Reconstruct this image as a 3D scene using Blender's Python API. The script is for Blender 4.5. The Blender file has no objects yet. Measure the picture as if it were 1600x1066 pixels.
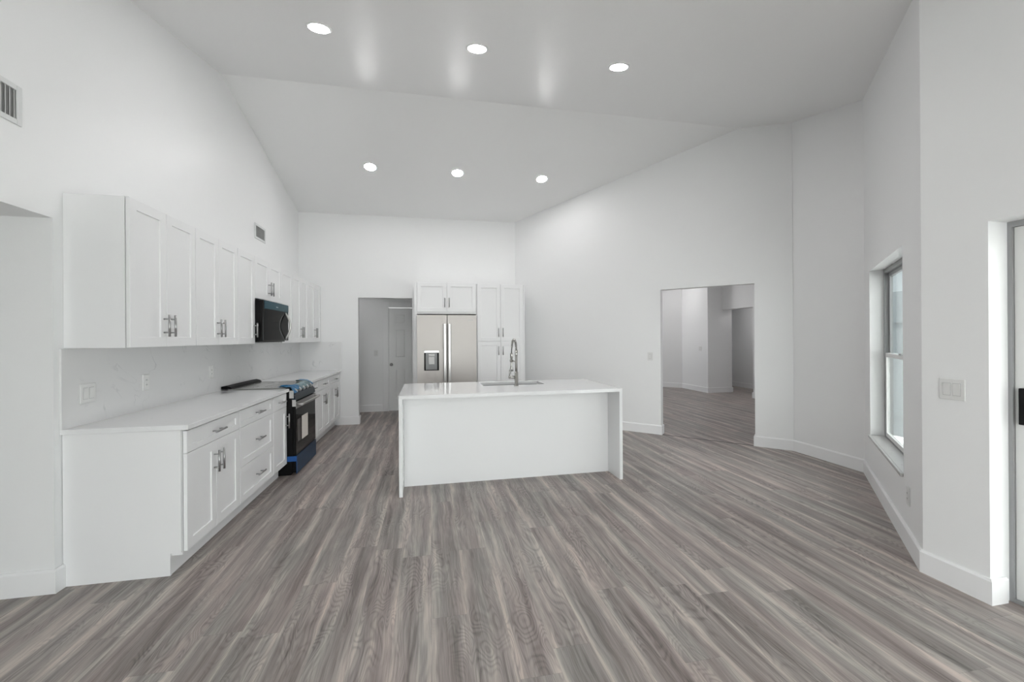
import bpy, bmesh, math, random
from mathutils import Vector, Matrix
random.seed(7)
scene = bpy.context.scene
COL = scene.collection

# ------------------------------------------------------------------ camera, sky, exposure
F_PX, YAW, HZ, ROLL, CAM_H = 647.5, math.radians(11.22), 528.3, -0.0065, 1.43
fw = Vector((math.sin(YAW), math.cos(YAW), 0)); rt = Vector((math.cos(YAW), -math.sin(YAW), 0)); up = Vector((0, 0, 1))
cr, sr = math.cos(ROLL), math.sin(ROLL)
xa = rt * cr + up * sr; ya = up * cr - rt * sr
cam = bpy.data.cameras.new('camera'); cam_ob = bpy.data.objects.new('camera', cam); COL.objects.link(cam_ob)
M = Matrix.Identity(4)
for i in range(3):
    M[i][0], M[i][1], M[i][2] = xa[i], ya[i], -fw[i]
M[2][3] = CAM_H
cam_ob.matrix_world = M
cam.sensor_width = 36; cam.lens = F_PX / 1600 * 36; cam.shift_y = (HZ - 533) / 1600; cam.clip_start = .02
scene.camera = cam_ob
wd = bpy.data.worlds.new('sky'); scene.world = wd; wd.use_nodes = True
bg = wd.node_tree.nodes['Background']
SKY, SKY_SOUTH = 1.25, 5.6          # hazy sky; its sunny side lies behind the viewpoint
wn, wl = wd.node_tree.nodes, wd.node_tree.links
wtc = wn.new('ShaderNodeTexCoord'); wdot = wn.new('ShaderNodeVectorMath'); wdot.operation = 'DOT_PRODUCT'; wdot.inputs[1].default_value = (.55, .835, 0); wl.new(wtc.outputs['Generated'], wdot.inputs[0])
wmr = wn.new('ShaderNodeMapRange'); wmr.interpolation_type = 'SMOOTHSTEP'
wmr.inputs['From Min'].default_value = .15; wmr.inputs['From Max'].default_value = -.40
wl.new(wdot.outputs['Value'], wmr.inputs['Value'])
wmx = wn.new('ShaderNodeMix'); wmx.data_type = 'RGBA'
wmx.inputs['A'].default_value = (.88 * SKY, .96 * SKY, 1.02 * SKY, 1); wmx.inputs['B'].default_value = (SKY_SOUTH, SKY_SOUTH * .99, SKY_SOUTH * 1.0, 1)
wl.new(wmr.outputs[0], wmx.inputs['Factor']); wl.new(wmx.outputs['Result'], bg.inputs[0])
bg.inputs[1].default_value = 1
LAMP = 116.0
vs = scene.view_settings
scene.display_settings.display_device = 'sRGB'
vs.view_transform = 'Standard'; vs.look = 'None'; vs.gamma = 1; vs.use_curve_mapping = False
vs.exposure = 0.12

sun = bpy.data.lights.new('sun', 'SUN'); sun.energy = 8; sun.angle = math.radians(2); sun.color = (1, .98, .95)
sun_ob = bpy.data.objects.new('sun', sun); COL.objects.link(sun_ob)
sun_ob.rotation_euler = Vector((.26, .26, -.93)).to_track_quat('-Z', 'Y').to_euler()

def portal(name, loc, normal, w, h):
    """marks a glazed opening so that daylight through it is sampled well (adds no light of its own)"""
    l = bpy.data.lights.new(name, 'AREA'); l.shape = 'RECTANGLE'; l.size = w; l.size_y = h
    l.cycles.is_portal = True
    o = bpy.data.objects.new(name, l); COL.objects.link(o); o.location = loc
    o.rotation_euler = Vector(normal).to_track_quat('-Z', 'Z').to_euler()
    return o
portal('daylight_rear', (.4, -2.72, 1.12), (0, 1, 0), 4.9, 2.2)
portal('daylight_side', (3.13, .42, 1.02), (-1, 0, 0), 2.46, 2.04)
portal('daylight_window', (3.85, 2.71, 1.25), (-1, 1, 0), 1.38, 1.62)
portal('daylight_far', (4.2, 12.08, 1.5), (0, -1, 0), 2.2, 2.0)

# ------------------------------------------------------------------ materials
def nt(name):
    m = bpy.data.materials.new(name); m.use_nodes = True
    t = m.node_tree; return m, t.nodes, t.links, t.nodes['Principled BSDF']
def plain(name, col, rough=.5, metal=0., spec=.5, bump=0., bscale=200., var=0., coat=0.):
    m, n, l, p = nt(name)
    p.inputs['Base Color'].default_value = (*col, 1); p.inputs['Roughness'].default_value = rough
    p.inputs['Metallic'].default_value = metal; p.inputs['Specular IOR Level'].default_value = spec
    p.inputs['Coat Weight'].default_value = coat
    tc = n.new('ShaderNodeTexCoord')
    nz = n.new('ShaderNodeTexNoise'); nz.inputs['Scale'].default_value = bscale; nz.inputs['Detail'].default_value = 4
    l.new(tc.outputs['Object'], nz.inputs['Vector'])
    if bump:
        b = n.new('ShaderNodeBump'); b.inputs['Strength'].default_value = bump; b.inputs['Distance'].default_value = .002
        l.new(nz.outputs['Fac'], b.inputs['Height']); l.new(b.outputs[0], p.inputs['Normal'])
    r = n.new('ShaderNodeMapRange'); r.inputs['To Min'].default_value = max(0, rough - .03); r.inputs['To Max'].default_value = rough + .03
    l.new(nz.outputs['Fac'], r.inputs['Value']); l.new(r.outputs[0], p.inputs['Roughness'])
    if var:
        mx = n.new('ShaderNodeMix'); mx.data_type = 'RGBA'
        mx.inputs['A'].default_value = (*[c * (1 - var) for c in col], 1); mx.inputs['B'].default_value = (*[min(1, c * (1 + var)) for c in col], 1)
        l.new(nz.outputs['Fac'], mx.inputs['Factor']); l.new(mx.outputs['Result'], p.inputs['Base Color'])
    return m
WALL = plain('wall_paint', (.90, .903, .905), .42, bump=.12, bscale=90)
CEIL = plain('ceiling_paint', (.93, .93, .93), .35, bump=.25, bscale=55)
TRIM = plain('trim_paint', (.91, .912, .917), .32, bscale=60)
CAB = plain('cabinet_lacquer', (.885, .887, .893), .33, bscale=40)
STEEL = plain('brushed_steel', (.56, .55, .54), .28, 1., bscale=300)
NICKEL = plain('satin_nickel', (.40, .40, .40), .32, 1., bscale=300)
CHROME = plain('faucet_nickel', (.47, .46, .44), .24, 1., bscale=300)
BLACK = plain('black_enamel', (.004, .004, .0045), .45, bscale=30, spec=.15)
BGLASS = plain('black_glass', (.006, .006, .006), .06, bscale=10, spec=.18)
COOK = plain('cooktop_sheen', (.26, .26, .25), .16, bscale=10, spec=.7)  # black glass greyed in its base colour to stand for reflected light
FRIDGE = plain('fridge_steel', (.50, .475, .455), .48, 1., bscale=200)
SINKST = plain('sink_steel', (.38, .37, .36), .35, 1., bscale=200)
DGREY = plain('dark_grey', (.06, .06, .065), .4)
FILM = plain('blue_film', (.003, .033, .082), .35, spec=.3, bscale=14, bump=.5, var=.35)
FILMB = plain('bright_blue_film', (.010, .125, .27), .4, bscale=40, bump=.6, var=.35)
TEAL = plain('teal_film', (.012, .075, .105), .2, bscale=20, bump=.4, var=.25)
PLAST = plain('clear_wrap', (.45, .46, .46), .25, bscale=25, bump=1., var=.35)
PALE = plain('pale_matte', (.80, .76, .70), .7)
ALU = plain('window_aluminium', (.36, .365, .37), .45, .3)
VINYL = plain('white_vinyl', (.80, .80, .79), .5, bump=.2, bscale=120)
PLATE = plain('switch_plate', (.80, .80, .79), .35)
GAP_SHADE = plain('switch_gap_shade', (.55, .55, .55), .5)  # rocker surround coloured darker to paint in its shadow outline
SLOT = plain('slot_dark', (.10, .10, .10), .6)
FENCE = plain('fence_grey', (.20, .225, .24), .7, bscale=12, var=.1)
PATIO = plain('patio_concrete', (.72, .71, .70), .9, bscale=6, var=.1, bump=.3)
DOORP = plain('door_paint', (.90, .905, .90), .4)
VENTW = plain('vent_enamel', (.74, .75, .75), .4)

def quartz(name, base, vein, rough, amt, scale):
    m, n, l, p = nt(name)
    tc = n.new('ShaderNodeTexCoord')
    n1 = n.new('ShaderNodeTexNoise'); n1.inputs['Scale'].default_value = scale; n1.inputs['Detail'].default_value = 6; n1.inputs['Distortion'].default_value = 1.2
    l.new(tc.outputs['Object'], n1.inputs['Vector'])
    s = n.new('ShaderNodeMath'); s.operation = 'SUBTRACT'; s.inputs[1].default_value = .5; l.new(n1.outputs['Fac'], s.inputs[0])
    a = n.new('ShaderNodeMath'); a.operation = 'ABSOLUTE'; l.new(s.outputs[0], a.inputs[0])
    r = n.new('ShaderNodeMapRange'); r.inputs['From Min'].default_value = 0; r.inputs['From Max'].default_value = .012
    r.inputs['To Min'].default_value = 1; r.inputs['To Max'].default_value = 0; l.new(a.outputs[0], r.inputs['Value'])
    n2 = n.new('ShaderNodeTexNoise'); n2.inputs['Scale'].default_value = scale * 1.7; l.new(tc.outputs['Object'], n2.inputs['Vector'])
    r2 = n.new('ShaderNodeMapRange'); r2.inputs['From Min'].default_value = .5; r2.inputs['From Max'].default_value = .7; r2.inputs['To Max'].default_value = amt
    l.new(n2.outputs['Fac'], r2.inputs['Value'])
    mu = n.new('ShaderNodeMath'); mu.operation = 'MULTIPLY'; l.new(r.outputs[0], mu.inputs[0]); l.new(r2.outputs[0], mu.inputs[1])
    mx = n.new('ShaderNodeMix'); mx.data_type = 'RGBA'; mx.inputs['A'].default_value = (*base, 1); mx.inputs['B'].default_value = (*vein, 1)
    l.new(mu.outputs[0], mx.inputs['Factor']); l.new(mx.outputs['Result'], p.inputs['Base Color'])
    p.inputs['Roughness'].default_value = rough
    return m
QUARTZ = quartz('white_quartz', (.86, .865, .87), (.70, .70, .70), .08, .3, 2.2)
SPLASH = quartz('veined_quartz', (.80, .80, .80), (.52, .53, .54), .22, .8, 2.6)
SILLST = quartz('grey_marble', (.52, .51, .50), (.30, .29, .28), .25, 1., 9.)

def glass():
    m, n, l, p = nt('window_glass')
    n.remove(p)
    tr = n.new('ShaderNodeBsdfTransparent'); tr.inputs[0].default_value = (.93, .96, .95, 1)
    g = n.new('ShaderNodeBsdfGlossy'); g.inputs['Roughness'].default_value = .01
    lw = n.new('ShaderNodeLayerWeight'); lw.inputs[0].default_value = .5
    pw = n.new('ShaderNodeMath'); pw.operation = 'POWER'; pw.inputs[1].default_value = 5; l.new(lw.outputs['Facing'], pw.inputs[0])
    fr = n.new('ShaderNodeMath'); fr.operation = 'MULTIPLY_ADD'; fr.inputs[1].default_value = .9; fr.inputs[2].default_value = .03; l.new(pw.outputs[0], fr.inputs[0])
    mx = n.new('ShaderNodeMixShader')
    l.new(fr.outputs[0], mx.inputs[0]); l.new(tr.outputs[0], mx.inputs[1]); l.new(g.outputs[0], mx.inputs[2])
    l.new(mx.outputs[0], n['Material Output'].inputs['Surface'])
    return m
GLASS = glass()
def lens_mat(pw):
    m, n, l, p = nt('lamp_lens')
    p.inputs['Base Color'].default_value = (.9, .9, .9, 1)
    p.inputs['Emission Color'].default_value = (1, .985, .985, 1); p.inputs['Emission Strength'].default_value = pw
    return m
LENS = lens_mat(LAMP)
LENS_DIM = lens_mat(LAMP * .26)
LENS_HALL = lens_mat(LAMP * .8)
LENS_FAR = lens_mat(LAMP * .78)

def floor_mat():
    m, n, l, p = nt('grey_vinyl_plank')
    def math_(op, a, b=None, c=None):
        k = n.new('ShaderNodeMath'); k.operation = op
        for i, v in enumerate((a, b, c)):
            if v is None: continue
            if isinstance(v, (int, float)): k.inputs[i].default_value = v
            else: l.new(v, k.inputs[i])
        return k.outputs[0]
    def comb(x, y, z):
        k = n.new('ShaderNodeCombineXYZ')
        for i, v in enumerate((x, y, z)):
            if isinstance(v, (int, float)): k.inputs[i].default_value = v
            else: l.new(v, k.inputs[i])
        return k.outputs[0]
    def noise(vec, detail=3., rough=.55, dist=0.):
        k = n.new('ShaderNodeTexNoise'); k.inputs['Scale'].default_value = 1; k.inputs['Detail'].default_value = detail
        k.inputs['Roughness'].default_value = rough; k.inputs['Distortion'].default_value = dist
        l.new(vec, k.inputs['Vector']); return k.outputs['Fac']
    def rng(v, a, b, c, d):
        k = n.new('ShaderNodeMapRange'); l.new(v, k.inputs['Value'])
        for i, q in zip(('From Min', 'From Max', 'To Min', 'To Max'), (a, b, c, d)): k.inputs[i].default_value = q
        return k.outputs[0]
    tc = n.new('ShaderNodeTexCoord'); sp = n.new('ShaderNodeSeparateXYZ'); l.new(tc.outputs['Object'], sp.inputs[0])
    X, Y = sp.outputs[0], sp.outputs[1]
    W, L = .182, 1.52
    row = math_('FLOOR', math_('DIVIDE', X, W))
    wn = n.new('ShaderNodeTexWhiteNoise'); wn.noise_dimensions = '1D'; l.new(row, wn.inputs['W'])
    yy = math_('ADD', math_('DIVIDE', Y, L), wn.outputs['Value'])
    col = math_('FLOOR', yy)
    w2 = n.new('ShaderNodeTexWhiteNoise'); w2.noise_dimensions = '2D'; l.new(comb(row, col, 0), w2.inputs['Vector'])
    pid = w2.outputs['Value']
    fx = math_('FRACT', math_('DIVIDE', X, W)); fy = math_('FRACT', yy)
    ex = math_('MULTIPLY', math_('MINIMUM', fx, math_('SUBTRACT', 1., fx)), W)
    ey = math_('MULTIPLY', math_('MINIMUM', fy, math_('SUBTRACT', 1., fy)), L)
    seam = rng(math_('MINIMUM', ex, ey), .0004, .0016, 1., 0.)
    off = math_('MULTIPLY', pid, 61.)
    wob = noise(comb(math_('MULTIPLY', X, 3.), math_('MULTIPLY', Y, 2.2), off), 2.)
    Xw = math_('ADD', X, math_('MULTIPLY', math_('SUBTRACT', wob, .5), .05))
    big = noise(comb(math_('MULTIPLY', Xw, 15.), math_('MULTIPLY', Y, .9), off), 3., .55, .5)
    mid = noise(comb(math_('MULTIPLY', Xw, 48.), math_('MULTIPLY', Y, 1.8), off), 4., .6, .6)
    fine = noise(comb(math_('MULTIPLY', X, 260.), math_('MULTIPLY', Y, 6.), off), 3., .6)
    # cathedral figure: contour lines of a slowly varying field
    fld = noise(comb(math_('MULTIPLY', X, 9.), math_('MULTIPLY', Y, 2.3), math_('ADD', off, 9.)), 1.2, .4, .5)
    rings = math_('SINE', math_('MULTIPLY', fld, 120.))
    rings = math_('MULTIPLY', math_('POWER', rng(rings, -1., 1., 0., 1.), 2.), -1.)
    rmask = rng(noise(comb(math_('MULTIPLY', X, 5.), math_('MULTIPLY', Y, 1.3), math_('ADD', off, 31.)), 2.), .45, .60, 0., 1.)
    # pale sapwood along the board edges, wandering into the board
    wob2 = noise(comb(math_('MULTIPLY', X, 6.), math_('MULTIPLY', Y, 1.7), math_('ADD', off, 17.)), 3., .6)
    sap = rng(math_('ADD', math_('MINIMUM', fx, math_('SUBTRACT', 1., fx)), math_('MULTIPLY', math_('SUBTRACT', wob2, .5), .75)), .0, .20, 1., 0.)
    # thin dark grain lines
    pores = rng(noise(comb(math_('MULTIPLY', Xw, 110.), math_('MULTIPLY', Y, 2.6), math_('ADD', off, 43.)), 4., .65, .8), .36, .47, -1., 0.)
    v = math_('ADD', math_('MULTIPLY', rng(big, .30, .70, 0., 1.), .36), math_('MULTIPLY', rng(mid, .3, .7, 0., 1.), .30))
    v = math_('ADD', v, math_('MULTIPLY', sap, .24))
    v = math_('ADD', v, math_('ADD', math_('MULTIPLY', pores, .12), .095))
    v = math_('ADD', v, math_('MULTIPLY', rng(fine, .3, .7, 0., 1.), .14))
    v = math_('ADD', v, math_('MULTIPLY', math_('MULTIPLY', math_('ADD', rings, .4), rmask), .17))
    v = math_('ADD', v, rng(pid, 0., 1., -.035, .035))
    cr_ = n.new('ShaderNodeValToRGB'); l.new(v, cr_.inputs[0])
    e = cr_.color_ramp.elements
    e[0].position = .10; e[0].color = (.105, .092, .085, 1)
    e[1].position = .88; e[1].color = (.575, .512, .464, 1)
    for pos, c in ((.32, (.200, .175, .164)), (.50, (.290, .258, .244)), (.68, (.396, .353, .328))):
        q = e.new(pos); q.color = (*c, 1)
    # some boards lean warm, some cool
    mx0 = n.new('ShaderNodeMix'); mx0.data_type = 'RGBA'; mx0.blend_type = 'MULTIPLY'; mx0.inputs['Factor'].default_value = 1
    tint = n.new('ShaderNodeMix'); tint.data_type = 'RGBA'; tint.inputs['A'].default_value = (.96, .99, .98, 1); tint.inputs['B'].default_value = (1.03, .97, .965, 1)
    l.new(w2.outputs['Color'], tint.inputs['Factor'])
    tn = noise(comb(math_('MULTIPLY', X, 6.), math_('MULTIPLY', Y, .9), math_('ADD', off, 70.)), 2.)
    l.new(rng(tn, .35, .65, 0., 1.), tint.inputs['Factor'])
    l.new(cr_.outputs[0], mx0.inputs['A']); l.new(tint.outputs['Result'], mx0.inputs['B'])
    mx = n.new('ShaderNodeMix'); mx.data_type = 'RGBA'; mx.inputs['B'].default_value = (.06, .055, .05, 1)
    l.new(math_('MULTIPLY', seam, .25), mx.inputs['Factor']); l.new(mx0.outputs['Result'], mx.inputs['A'])
    l.new(mx.outputs['Result'], p.inputs['Base Color'])
    l.new(rng(mid, .3, .7, .36, .48), p.inputs['Roughness'])
    b = n.new('ShaderNodeBump'); b.inputs['Strength'].default_value = .15; b.inputs['Distance'].default_value = .001
    l.new(math_('SUBTRACT', fine, seam), b.inputs['Height']); l.new(b.outputs[0], p.inputs['Normal'])
    return m
FLOOR = floor_mat()

# ------------------------------------------------------------------ mesh helpers
class MB:
    def __init__(s): s.v = []; s.f = []; s.smooth = []
    def add(s, vs, fs, sm=False):
        o = len(s.v); s.v += [tuple(v) for v in vs]; s.f += [[i + o for i in f] for f in fs]; s.smooth += [sm] * len(fs); return s
    def box(s, x0, x1, y0, y1, z0, z1, b=0.):
        if b <= 0:
            vs = [(x, y, z) for z in (z0, z1) for y in (y0, y1) for x in (x0, x1)]
            return s.add(vs, [[0, 2, 3, 1], [4, 5, 7, 6], [0, 1, 5, 4], [2, 6, 7, 3], [0, 4, 6, 2], [1, 3, 7, 5]])
        bm = bmesh.new(); bmesh.ops.create_cube(bm, size=1)
        for v in bm.verts: v.co = Vector(((x0 + x1) / 2 + v.co.x * (x1 - x0), (y0 + y1) / 2 + v.co.y * (y1 - y0), (z0 + z1) / 2 + v.co.z * (z1 - z0)))
        bmesh.ops.bevel(bm, geom=bm.edges[:], offset=b, segments=2, profile=.5, affect='EDGES')
        bm.verts.index_update()
        s.add([v.co[:] for v in bm.verts], [[v.index for v in f.verts] for f in bm.faces]); bm.free(); return s
    def prism(s, pts, d):
        """planar polygon (3-D points) extruded by vector d"""
        n = len(pts); d = Vector(d); a = [Vector(p) for p in pts]
        vs = a + [p + d for p in a]
        return s.add(vs, [list(range(n))[::-1], list(range(n, 2 * n))] + [[i, (i + 1) % n, n + (i + 1) % n, n + i] for i in range(n)])
    def tube(s, pts, r, n=12, cap=True):
        pts = [Vector(p) for p in pts]; R = r if isinstance(r, (list, tuple)) else [r] * len(pts)
        vs = []; nrm = None
        for i, p in enumerate(pts):
            t = (pts[min(i + 1, len(pts) - 1)] - pts[max(i - 1, 0)]).normalized()
            if nrm is None: nrm = t.orthogonal().normalized()
            nrm = (nrm - t * nrm.dot(t)).normalized(); bn = t.cross(nrm)
            for k in range(n):
                a = 2 * math.pi * k / n; vs.append(p + (nrm * math.cos(a) + bn * math.sin(a)) * R[i])
        fs = []
        for i in range(len(pts) - 1):
            for k in range(n): fs.append([i * n + k, i * n + (k + 1) % n, (i + 1) * n + (k + 1) % n, (i + 1) * n + k])
        s.add(vs, fs, True)
        if cap:
            o = len(s.v) - len(vs)
            s.f += [[o + k for k in range(n)][::-1], [o + len(vs) - n + k for k in range(n)]]; s.smooth += [False, False]
        return s
    def lathe(s, prof, n=32, c=(0, 0, 0)):
        vs = [(c[0] + r * math.cos(2 * math.pi * k / n), c[1] + r * math.sin(2 * math.pi * k / n), c[2] + z) for r, z in prof for k in range(n)]
        fs = [[i * n + k, i * n + (k + 1) % n, (i + 1) * n + (k + 1) % n, (i + 1) * n + k] for i in range(len(prof) - 1) for k in range(n)]
        return s.add(vs, fs, True)
    def shaker(s, x0, x1, z0, z1, y=0., t=.02, st=.062, dep=.008, rail=None):
        rail = rail or st; e = .002; c = .0015
        def loop(ix, iz, yy): return [(x0 + ix, yy, z0 + iz), (x1 - ix, yy, z0 + iz), (x1 - ix, yy, z1 - iz), (x0 + ix, yy, z1 - iz)]
        L = [loop(0, 0, y + t), loop(0, 0, y + c), loop(c, c, y), loop(st, rail, y), loop(st + e, rail + e, y + dep)]
        vs = sum(L, []); fs = [[3, 2, 1, 0]]
        for i in range(4):
            for k in range(4): fs.append([i * 4 + k, i * 4 + (k + 1) % 4, i * 4 + 4 + (k + 1) % 4, i * 4 + 4 + k])
        fs.append([16, 17, 18, 19]); return s.add(vs, fs)
    def build(s, name, mat, parent=None, loc=(0, 0, 0), rot=0., fix=True):
        me = bpy.data.meshes.new(name); me.from_pydata(s.v, [], s.f); me.materials.append(mat)
        for p, sm in zip(me.polygons, s.smooth): p.use_smooth = sm
        if fix:
            bm = bmesh.new(); bm.from_mesh(me); bmesh.ops.recalc_face_normals(bm, faces=bm.faces[:]); bm.to_mesh(me); bm.free()
        o = bpy.data.objects.new(name, me); COL.objects.link(o); o.location = loc; o.rotation_euler = (0, 0, rot)
        if parent: o.parent = parent
        return o
def tag(o, label=None, cat=None, group=None, kind=None):
    if label: o['label'] = label
    if cat: o['category'] = cat
    if group: o['group'] = group
    if kind: o['kind'] = kind
    return o
def thing(name, label, cat, loc, rz=0., group=None, rx=0.):
    o = bpy.data.objects.new(name, None); COL.objects.link(o); o.empty_display_size = .1
    o.location = loc; o.rotation_euler = (rx, 0, rz); return tag(o, label, cat, group)
def struct(mb, name, mat, label=None, cat=None):
    return tag(mb.build(name, mat), label, cat, None, 'structure')
HP = math.pi / 2

# ------------------------------------------------------------------ the room
XL, YB = -2.10, 7.33
XR = 2.915
S_, R_, Q_, P_ = (1.52, YB), (4.45, 4.39), (4.455, 3.53), (XR, 1.975)
RIDGE_Y, RIDGE_Z, SN, SF = 4.8, 4.19, .230, .266
YREAR = -2.6
def cz(y): return RIDGE_Z + (SN if y < RIDGE_Y else -SF) * (y - RIDGE_Y)

def wall(mb, p, q, out, th, openings=(), top=None, extra=()):
    """wall from p to q in plan with openings (s0, s1, z0, z1); top follows the vaulted ceiling unless given"""
    p = Vector((*p, 0)); q = Vector((*q, 0)); L = (q - p).length; d = (q - p) / L; o = Vector((*out, 0)).normalized() * th
    br = {0., L}
    for a, b, _, _ in openings: br |= {a, b}
    if top is None and (p.y - RIDGE_Y) * (q.y - RIDGE_Y) < 0: br.add((RIDGE_Y - p.y) / d.y)
    br = sorted(br)
    for a, b in zip(br, br[1:]):
        A, B = p + d * a, p + d * b
        ta, tb = (top, top) if top is not None else (cz(A.y), cz(B.y))
        def quad(z0a, z0b, z1a, z1b):
            mb.prism([(A.x, A.y, z0a), (B.x, B.y, z0b), (B.x, B.y, z1b), (A.x, A.y, z1a)], o)
        op = [w for w in openings if w[0] <= a + 1e-6 and w[1] >= b - 1e-6]
        if not op: quad(0, 0, ta, tb)
        else:
            _, _, z0, z1 = op[0]
            if z0 > 0: quad(0, 0, z0, z0)
            quad(z1, z1, ta, tb)
    return mb

# floor, ground outside
m = MB(); m.prism([(-4.4, -2.75, 0), (3.12, -2.75, 0), (3.12, 1.9, 0), (4.6, 3.4, 0), (4.65, 4.4, 0), (7.5, 7.2, 0), (8.75, 7.15, 0), (8.75, 11.7, 0), (5.5, 12.15, 0), (2.8, 12.15, 0), (2.8, 8.75, 0), (-4.4, 8.75, 0)], (0, 0, -.295))
struct(m, 'floor', FLOOR)
m = MB().box(-25, 30, -25, 30, -.40, -.30)
struct(m, 'ground', PATIO)
# ceiling (vaulted), hall ceilings
m = MB()
for ya_, yb_ in ((YREAR - .15, RIDGE_Y), (RIDGE_Y, YB + .12)):
    m.prism([(XL - .12, ya_, cz(ya_)), (4.6, ya_, cz(ya_)), (4.6, yb_, cz(yb_)), (XL - .12, yb_, cz(yb_))], (0, 0, .12))
struct(m, 'ceiling', CEIL)
struct(MB().box(-4.4, XL - .12, -1.2, 2.94, 2.13, 2.25), 'ceiling_hallway', WALL)
struct(MB().box(-3.1, .4, YB + .12, 8.7, 2.44, 2.56), 'ceiling_passage', WALL)
m = MB(); m.prism([(2.95, 6.0, 3.0), (4.62, 4.46, 3.0), (7.45, 7.3, 3.0), (7.634, 7.2, 3.0), (7.634, 11.6, 3.0), (5.5, 12.1, 3.0), (2.85, 12.1, 3.0)], (0, 0, .12))
struct(m, 'ceiling_far', WALL)
struct(MB().box(7.64, 8.75, 7.1, 11.65, 2.44, 2.56), 'ceiling_far_hall', WALL)

# walls
HALL_Y = 2.818; HALL_Z = 2.13; HALL_Y0 = -1.0
m = MB(); wall(m, (XL, YB), (XL, YREAR), (-1, 0), .12, [(YB - HALL_Y, YB - HALL_Y0, 0, HALL_Z)])
struct(m, 'wall_left', WALL)
m = MB().box(-4.4, XL - .12, HALL_Y, HALL_Y + .12, 0, HALL_Z); struct(m, 'wall_hallway', WALL)
m = MB().box(-4.4, XL - .12, -1.15, -1.03, 0, HALL_Z).box(-4.4, -4.28, -1.03, HALL_Y, 0, HALL_Z); struct(m, 'wall_hallway_end', WALL)
DX0, DX1 = -1.178, -.292
m = MB(); wall(m, (XL, YB), (S_[0] + .1, YB), (0, 1), .12, [(DX0 - XL, DX1 - XL, 0, 2.125)]); struct(m, 'wall_back', WALL)
LB = math.hypot(R_[0] - S_[0], R_[1] - S_[1])
dB = ((R_[0] - S_[0]) / LB, (R_[1] - S_[1]) / LB); nBo = (-dB[1], dB[0])
def sB(x, y): return (x - S_[0]) * dB[0] + (y - S_[1]) * dB[1]
oB0, oB1 = sB(3.314, 5.53), sB(4.155, 4.686)
m = MB(); wall(m, S_, R_, nBo, .12, [(oB0, oB1, 0, 2.122)]); struct(m, 'wall_right', WALL)
m = MB(); wall(m, (R_[0] + .005, R_[1] + .12), (Q_[0], Q_[1] - .1), (1, 0), .12); struct(m, 'wall_nook', WALL)
LW = math.hypot(Q_[0] - P_[0], Q_[1] - P_[1]); dW = ((Q_[0] - P_[0]) / LW, (Q_[1] - P_[1]) / LW); nWo = (dW[1], -dW[0])
WS0, WS1, WZ0, WZ1 = .485, 1.868, .44, 2.062
m = MB(); wall(m, P_, Q_, nWo, .166, [(WS0, WS1, WZ0, WZ1)]); struct(m, 'wall_window', WALL)
SLY1, SLY0, SLZ = 1.668, -.80, 2.035
m = MB(); wall(m, P_, (XR, YREAR), (1, 0), .22, [(P_[1] - SLY1, P_[1] - SLY0, 0, SLZ)]); struct(m, 'wall_near_right', WALL)
m = MB(); wall(m, (XL - .12, YREAR), (XR + .22, YREAR), (0, -1), .12, [(.22, 5.04, 0, 2.2)]); struct(m, 'wall_rear', WALL)
# passage behind the back doorway
m = MB().box(-3.1, -.80, 8.52, 8.64, 0, 2.44).box(-.80, -.02, 8.52, 8.64, 2.05, 2.44).box(-.02, .40, 8.52, 8.64, 0, 2.44); struct(m, 'wall_passage', WALL)
m = MB().box(.28, .40, YB + .12, 8.52, 0, 2.44); struct(m, 'wall_passage_right', WALL)
m = MB().box(-3.1, -2.98, YB + .12, 8.52, 0, 2.44).box(-3.1, XL - .12, YB, YB + .12, 0, 2.44); struct(m, 'wall_passage_left', WALL)
# the far room behind the right doorway
m = MB(); m.prism([(6.935, 10.46, 0), (6.935, 9.37, 0), (7.634, 9.37, 0), (7.634, 11.5, 0), (6.935, 11.5, 0)], (0, 0, 3.0)); struct(m, 'wall_far', WALL)
m = MB(); wall(m, (6.935, 10.46), (5.4, 12.0), (1, 1), .12, top=3.); struct(m, 'wall_far_corner', WALL)
m = MB(); wall(m, (5.5, 12.0), (2.9, 12.0), (0, 1), .12, [(.25, 2.4, .5, 2.5)], top=3.); struct(m, 'wall_far_end', WALL)
m = MB(); wall(m, (2.95, 12.0), (2.95, 6.07), (-1, 0), .12, top=3.); struct(m, 'wall_far_left', WALL)
m = MB(); wall(m, (4.60, 4.40), (7.5, 7.27), (1, -1), .12, top=3.); struct(m, 'wall_far_right', WALL)
m = MB().box(7.362, 7.634, 8.35, 9.37, 2.118, 3.).box(7.362, 7.634, 7.2, 8.35, 0, 3.); struct(m, 'wall_far_opening', WALL)
m = MB().box(8.62, 8.74, 7.2, 11.6, 0, 2.44).box(7.634, 8.74, 11.5, 11.62, 0, 2.44).box(7.634, 8.74, 7.1, 7.2, 0, 2.44); struct(m, 'wall_far_hall', WALL)

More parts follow.
